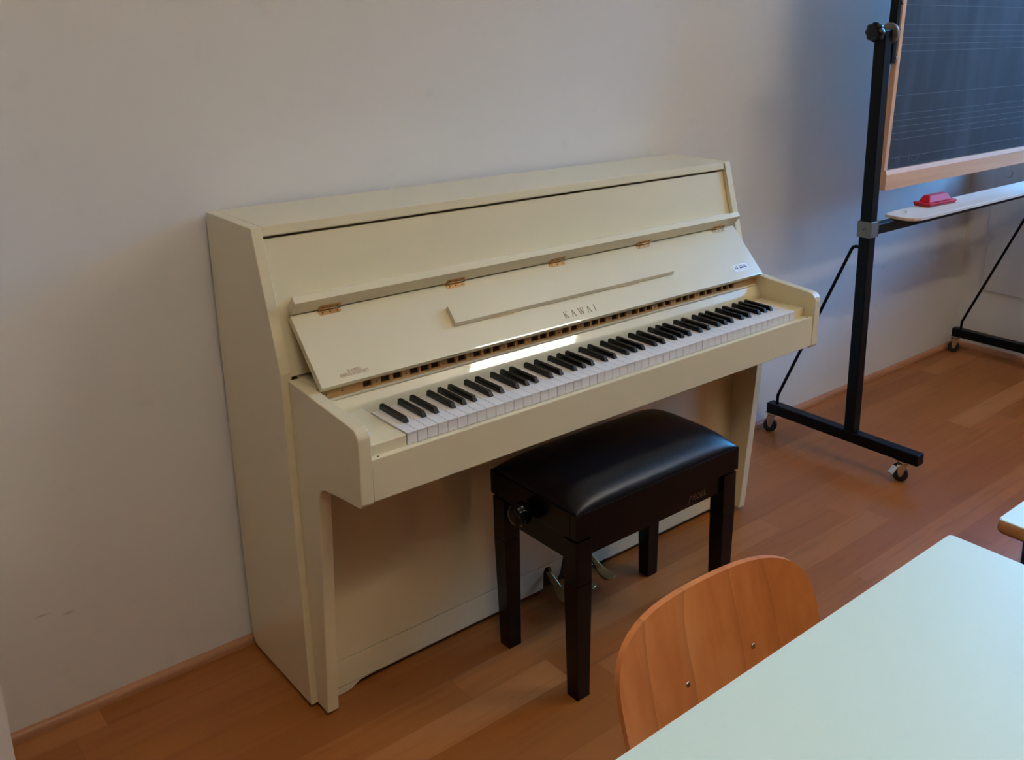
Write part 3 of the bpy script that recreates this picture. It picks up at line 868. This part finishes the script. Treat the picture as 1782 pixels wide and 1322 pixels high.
# side brackets, washers and knobs
for x0, s in ((PXL + bsx, 1), (PXR, -1)):
    x_lo, x_hi = (2.045, 2.066) if s > 0 else (3.338, 3.356)
    br_ = MB().box(x_lo, x_hi, -.413, -.386, 1.368, 1.72).xf(bm_m).build('pivot_bracket', BLACK_STEEL, bb, .002)
    for z in (1.387, 1.556):
        MB().cyl(Vector((x_hi + .002, -.412, z)), Vector((x_hi + .002, -.4175, z)), .0055, n=12).xf(bm_m).build('bracket_screw', CHROME, br_)
    MB().lathe((x0 + s * .003, -.405, 1.463), (s, 0, 0), [(0, .030), (.001, .032), (.010, .032), (.011, .030)], 32).build('pivot_washer', ZINC, bb)
    MB().cyl((x0 - s * .044, -.401, 1.466), (x0 + s * .022, -.401, 1.466), .006, n=14).build('pivot_bolt', CHROME, bb)
    k = MB(); n = 56; rings = []
    for (h, r) in ((.006, .016), (.012, .018), (.013, .027), (.020, .029), (.036, .029), (.042, .026), (.043, .012)):
        ring = []
        for i in range(n):
            a = 2 * PI * i / n
            rr = r * (1 + (.07 if r > .02 else 0) * math.cos(8 * a))
            ring.append(k.bm.verts.new((x0 - s * (.04 + h), -.401 + rr * math.cos(a), 1.466 + rr * math.sin(a))))
        rings.append(ring)
    for a in range(len(rings) - 1):
        for i in range(n):
            f = k.bm.faces.new((rings[a][i], rings[a][(i + 1) % n], rings[a + 1][(i + 1) % n], rings[a + 1][i])); f.smooth = True
    k.bm.faces.new(rings[0]); k.bm.faces.new(rings[-1])
    k.build('clamping_knob', BLACK_PLASTIC, bb)

# eraser and chalk on the tray
er = thing('board_eraser', 'red plastic blackboard eraser with a ridge grip lying on the chalk tray', 'eraser', (2.455, -.385, .8632))
mz = Matrix.Translation((2.463, -.378, 0)) @ Matrix.Rotation(math.radians(-4), 4, 'Z')
def rect(hx, hy, z, c=.008): return [(-hx, -hy + c, z), (-hx + c, -hy, z), (hx - c, -hy, z), (hx, -hy + c, z), (hx, hy - c, z), (hx - c, hy, z), (-hx + c, hy, z), (-hx, hy - c, z)]
MB().hexa(rect(.088, .033, .8632), rect(.088, .033, .8700)).xf(mz).build('felt_pad', FELT, er)
MB().hexa(rect(.090, .035, .8702), rect(.091, .036, .8745)).hexa(rect(.091, .036, .8745), rect(.088, .032, .8765)).xf(mz).build('base_plate', RED, er, .001)
MB().hexa(rect(.072, .024, .8766, .004), rect(.056, .013, .9000, .003)).xf(mz).build('grip', RED, er, .002)
ck = MB().cyl((2.232, -.402, .8672), (2.246, -.395, .8672), .0042, n=12).build('chalk_stub', CHALK)
tag(ck, 'tiny white chalk stub on the left end of the chalk tray', 'chalk')

# ------------------------------------------------------------------ panel on the right wall
pn = thing('wall_cover_panel', 'pale grey flat cover panel with round plugs low on the right wall behind the blackboard', 'panel', (XW - .006, -.60, .30))
MB().box(XW - .012, XW - .0005, -1.10, -.110, .298, .945).build('cover_sheet', PANEL, pn, .001)
for (y, z) in ((-.170, .852), (-.170, .366), (-1.04, .852), (-1.04, .366)):
    MB().lathe((XW - .0122, y, z), (-1, 0, 0), [(0, .021), (.002, .021), (.0035, .018), (.0030, .014), (.0040, .004)], 28).build('round_plug', PANEL, pn)

# ------------------------------------------------------------------ chair
def chair():
    ch = thing('wooden_chair', 'bent beech plywood chair pushed in under the nearest mint table', 'chair', (.19, -1.52, 0))
    cx, cy, z0, a, b, n, yaw, tilt, k, s = .181, -1.3571, .6036, .2, .1166, 3.58, -.0408, .3257, .5881, .1132
    cyaw, syaw = math.cos(yaw), math.sin(yaw)
    def pos(u, v, d=0.0):
        y = -k * u * u + math.tan(tilt) * v + d
        return (cx + u * cyaw - y * syaw, cy + u * syaw + y * cyaw, z0 + v)
    # outline (u, v) half profile
    def halfw(v):
        if v <= 0: return a - s * 4 * v * v
        t = min(1.0, v / b)
        return a * max(0.0, 1 - t ** n) ** (1 / n)
    vs = [-.165, -.162, -.155] + [-.14 + .14 * i / 8 for i in range(9)] + [b * math.sin(PI / 2 * i / 22) for i in range(1, 22)] + [b * .9985, b * .99995]
    def hw(v):
        w = halfw(v)
        if v < -.14:
            t = (-.14 - v) / .0255
            w = w - .03 * (1 - math.sqrt(max(0, 1 - t * t)))
        return w
    m = MB(); nu = 28
    front, back = [], []
    for v in vs:
        w = hw(v)
        front.append([m.bm.verts.new(pos(w * math.sin(PI / 2 * (-1 + 2 * i / nu)), v, 0)) for i in range(nu + 1)])
        back.append([m.bm.verts.new(pos(w * math.sin(PI / 2 * (-1 + 2 * i / nu)), v, .010)) for i in range(nu + 1)])
    for g_, flip in ((front, False), (back, True)):
        for j in range(len(vs) - 1):
            for i in range(nu):
                f = m.bm.faces.new((g_[j][i], g_[j][i + 1], g_[j + 1][i + 1], g_[j + 1][i])); f.smooth = True
    def bound(g_): return [g_[0][i] for i in range(nu + 1)] + [g_[j][nu] for j in range(1, len(vs))] + [g_[-1][i] for i in range(nu - 1, -1, -1)] + [g_[j][0] for j in range(len(vs) - 2, 0, -1)]
    bf, bk = bound(front), bound(back)
    for i in range(len(bf)):
        f = m.bm.faces.new((bf[i], bf[(i + 1) % len(bf)], bk[(i + 1) % len(bf)], bk[i])); f.smooth = False
    backrest = m.build('backrest', BEECH, ch, .002, 2)
    for u in (-.0682, .0682):
        p = Vector(pos(u, -.0014, 0)); nrm = Vector((0, -1, .30)).normalized()
        MB().lathe(p - nrm * .0005, nrm, [(0, .0045), (.0015, .0042), (.0022, .0030)], 16).build('screw', CHROME, backrest)
    # seat: shallow dished plywood
    m = MB(); nx, ny = 20, 20
    G = [[], []]
    for lay, dz in ((0, 0.0), (1, -.011)):
        for i in range(nx + 1):
            r = []
            for j in range(ny + 1):
                u = -1 + 2 * i / nx; v = -1 + 2 * j / ny
                # square to rounded square
                uu = u * math.sqrt(1 - .32 * v * v); vv = v * math.sqrt(1 - .32 * u * u)
                zz = .447 - .012 * (1 - u * u) * (1 - v * v) + (.004 * max(0, v) ** 2) - .02 * max(0, -v - .6) ** 2
                r.append(m.bm.verts.new((cx + uu * .225, -1.605 + vv * .215, zz + dz)))
            G[lay].append(r)
    for lay in (0, 1):
        for i in range(nx):
            for j in range(ny):
                f = m.bm.faces.new((G[lay][i][j], G[lay][i + 1][j], G[lay][i + 1][j + 1], G[lay][i][j + 1])); f.smooth = True
    def ringof(g_): return [g_[i][0] for i in range(nx + 1)] + [g_[nx][j] for j in range(1, ny + 1)] + [g_[i][ny] for i in range(nx - 1, -1, -1)] + [g_[0][j] for j in range(ny - 1, 0, -1)]
    r0, r1 = ringof(G[0]), ringof(G[1])
    for i in range(len(r0)): m.bm.faces.new((r0[i], r0[(i + 1) % len(r0)], r1[(i + 1) % len(r0)], r1[i]))
    m.build('seat', BEECH, ch)
    # steel tube frame
    for s_ in (-1, 1):
        x = cx + s_ * .155
        xb = cx + s_ * .0682
        m = MB().tube([(x, -1.775, 0.012), (x, -1.765, .40), (x, -1.757, .423), (x, -1.735, .4265), (x, -1.46, .4265), (x, -1.425, .423), (x, -1.414, .405), (x, -1.385, .012)], .011)
        m.build('leg_frame', BLACK_STEEL, ch)
        m = MB().tube([(xb, -1.56, .424), (xb, -1.45, .426), (xb, -1.425, .436), (xb, -1.412, .455), (xb, -1.340, .6050)], .008)
        m.build('back_bracket', BLACK_STEEL, ch)
    return ch
chair()

# ------------------------------------------------------------------ tables
def table(x0, x1, y0, y1, label):
    t = thing('school_table', label, 'table', ((x0 + x1) / 2, (y0 + y1) / 2, 0), 'mint topped school tables')
    def rr(r, z, inset=0.0):
        a, b, c, d = x0 + inset, x1 - inset, y0 + inset, y1 - inset
        return ([(p[0], p[1], z) for p in arc(b - r, d - r, r, 0, 90, 5)] + [(p[0], p[1], z) for p in arc(a + r, d - r, r, 90, 180, 5)] +
                [(p[0], p[1], z) for p in arc(a + r, c + r, r, 180, 270, 5)] + [(p[0], p[1], z) for p in arc(b - r, c + r, r, 270, 360, 5)])
    # bull-nosed wooden edge and core
    e = MB()
    lv = [(.7150, .006), (.7165, .0025), (.7190, .0003), (.7240, -.0008), (.7320, -.0004), (.7375, .0010), (.7384, .0025)]
    rings = [[e.bm.verts.new(p) for p in rr(.010, z, i)] for z, i in lv]
    for a in range(len(rings) - 1):
        for i in range(len(rings[0])):
            f = e.bm.faces.new((rings[a][i], rings[a][(i + 1) % len(rings[0])], rings[a + 1][(i + 1) % len(rings[0])], rings[a + 1][i])); f.smooth = True
    e.bm.faces.new(rings[0][::-1]); e.bm.faces.new(rings[-1])
    e.build('edge_band', TABLE_EDGE, t)
    MB().hexa(rr(.008, .7385, .0010), rr(.008, .7396, .0012)).build('laminate_edge', MINT_LINE, t)
    MB().hexa(rr(.008, .7397, .0022), rr(.008, .7404, .0026)).build('top_sheet', MINT, t)
    for lx in (x0 + .045, x1 - .045):
        for ly in (y0 + .045, y1 - .045):
            MB().cyl((lx, ly, 0), (lx, ly, .715), .0165, n=20).build('leg', BLACK_STEEL, t)
    MB().box(x0 + .06, x1 - .06, y1 - .055, y1 - .035, .675, .7148).box(x0 + .06, x1 - .06, y0 + .035, y0 + .055, .675, .7148).build('frame_rail', BLACK_STEEL, t)
    MB().box(x0 + .035, x0 + .055, y0 + .06, y1 - .06, .675, .7148).box(x1 - .055, x1 - .035, y0 + .06, y1 - .06, .675, .7148).build('frame_rail', BLACK_STEEL, t)
table(-.262, .5385, -2.305, -1.5055, 'mint laminate school table filling the lower right corner of the photo')
table(.6370, 1.437, -2.332, -1.5325, 'wood-edged mint school table cut off by the right edge, beyond the nearer table')

# ------------------------------------------------------------------ suspended lamps, the second added as fill
def pendant_lamp(cx, cy, zb, lx, ly, wl, label, m_low, m_up):
    l = thing('pendant_lamp', label, 'lamp', (cx, cy, zb))
    h = .05
    MB().box(cx - lx / 2 - .015, cx + lx / 2 + .015, cy - ly / 2 - .015, cy - ly / 2, zb, zb + h).box(cx - lx / 2 - .015, cx + lx / 2 + .015, cy + ly / 2, cy + ly / 2 + .015, zb, zb + h).box(
        cx - lx / 2 - .015, cx - lx / 2, cy - ly / 2, cy + ly / 2, zb, zb + h).box(cx + lx / 2, cx + lx / 2 + .015, cy - ly / 2, cy + ly / 2, zb, zb + h).build('housing', WIN_FRAME, l)
    MB().box(cx - lx / 2, cx + lx / 2, cy - ly / 2, cy + ly / 2, zb + .014, zb + .036).build('body', WIN_FRAME, l)
    MB().box(cx - lx / 2 + .01, cx + lx / 2 - .01, cy - wl / 2, cy + wl / 2, zb + .004, zb + .0135).build('diffuser', m_low, l)
    MB().box(cx - lx / 2, cx + lx / 2, cy - ly / 2, cy + ly / 2, zb + .038, zb + .046).build('upper_diffuser', m_up, l)
    for s_ in (-1, 1):
        MB().cyl((cx + s_ * lx * .4, cy, zb + .046), (cx + s_ * lx * .4, cy, CEIL - .0005), .003, n=8).build('suspension_wire', CHROME, l)
pendant_lamp(2.27, -2.1, 2.50, .72, .42, .12, 'suspended rectangular lamp nearest the blackboard', LAMP, LAMP_UP)
pendant_lamp(-.35, -2.2, 2.50, .85, .42, .40, 'added rectangular fill lamp above the viewer, brightens table and left wall', FILL_LOW, FILL_UP)  # added fill light, lifts the table and the low left wall
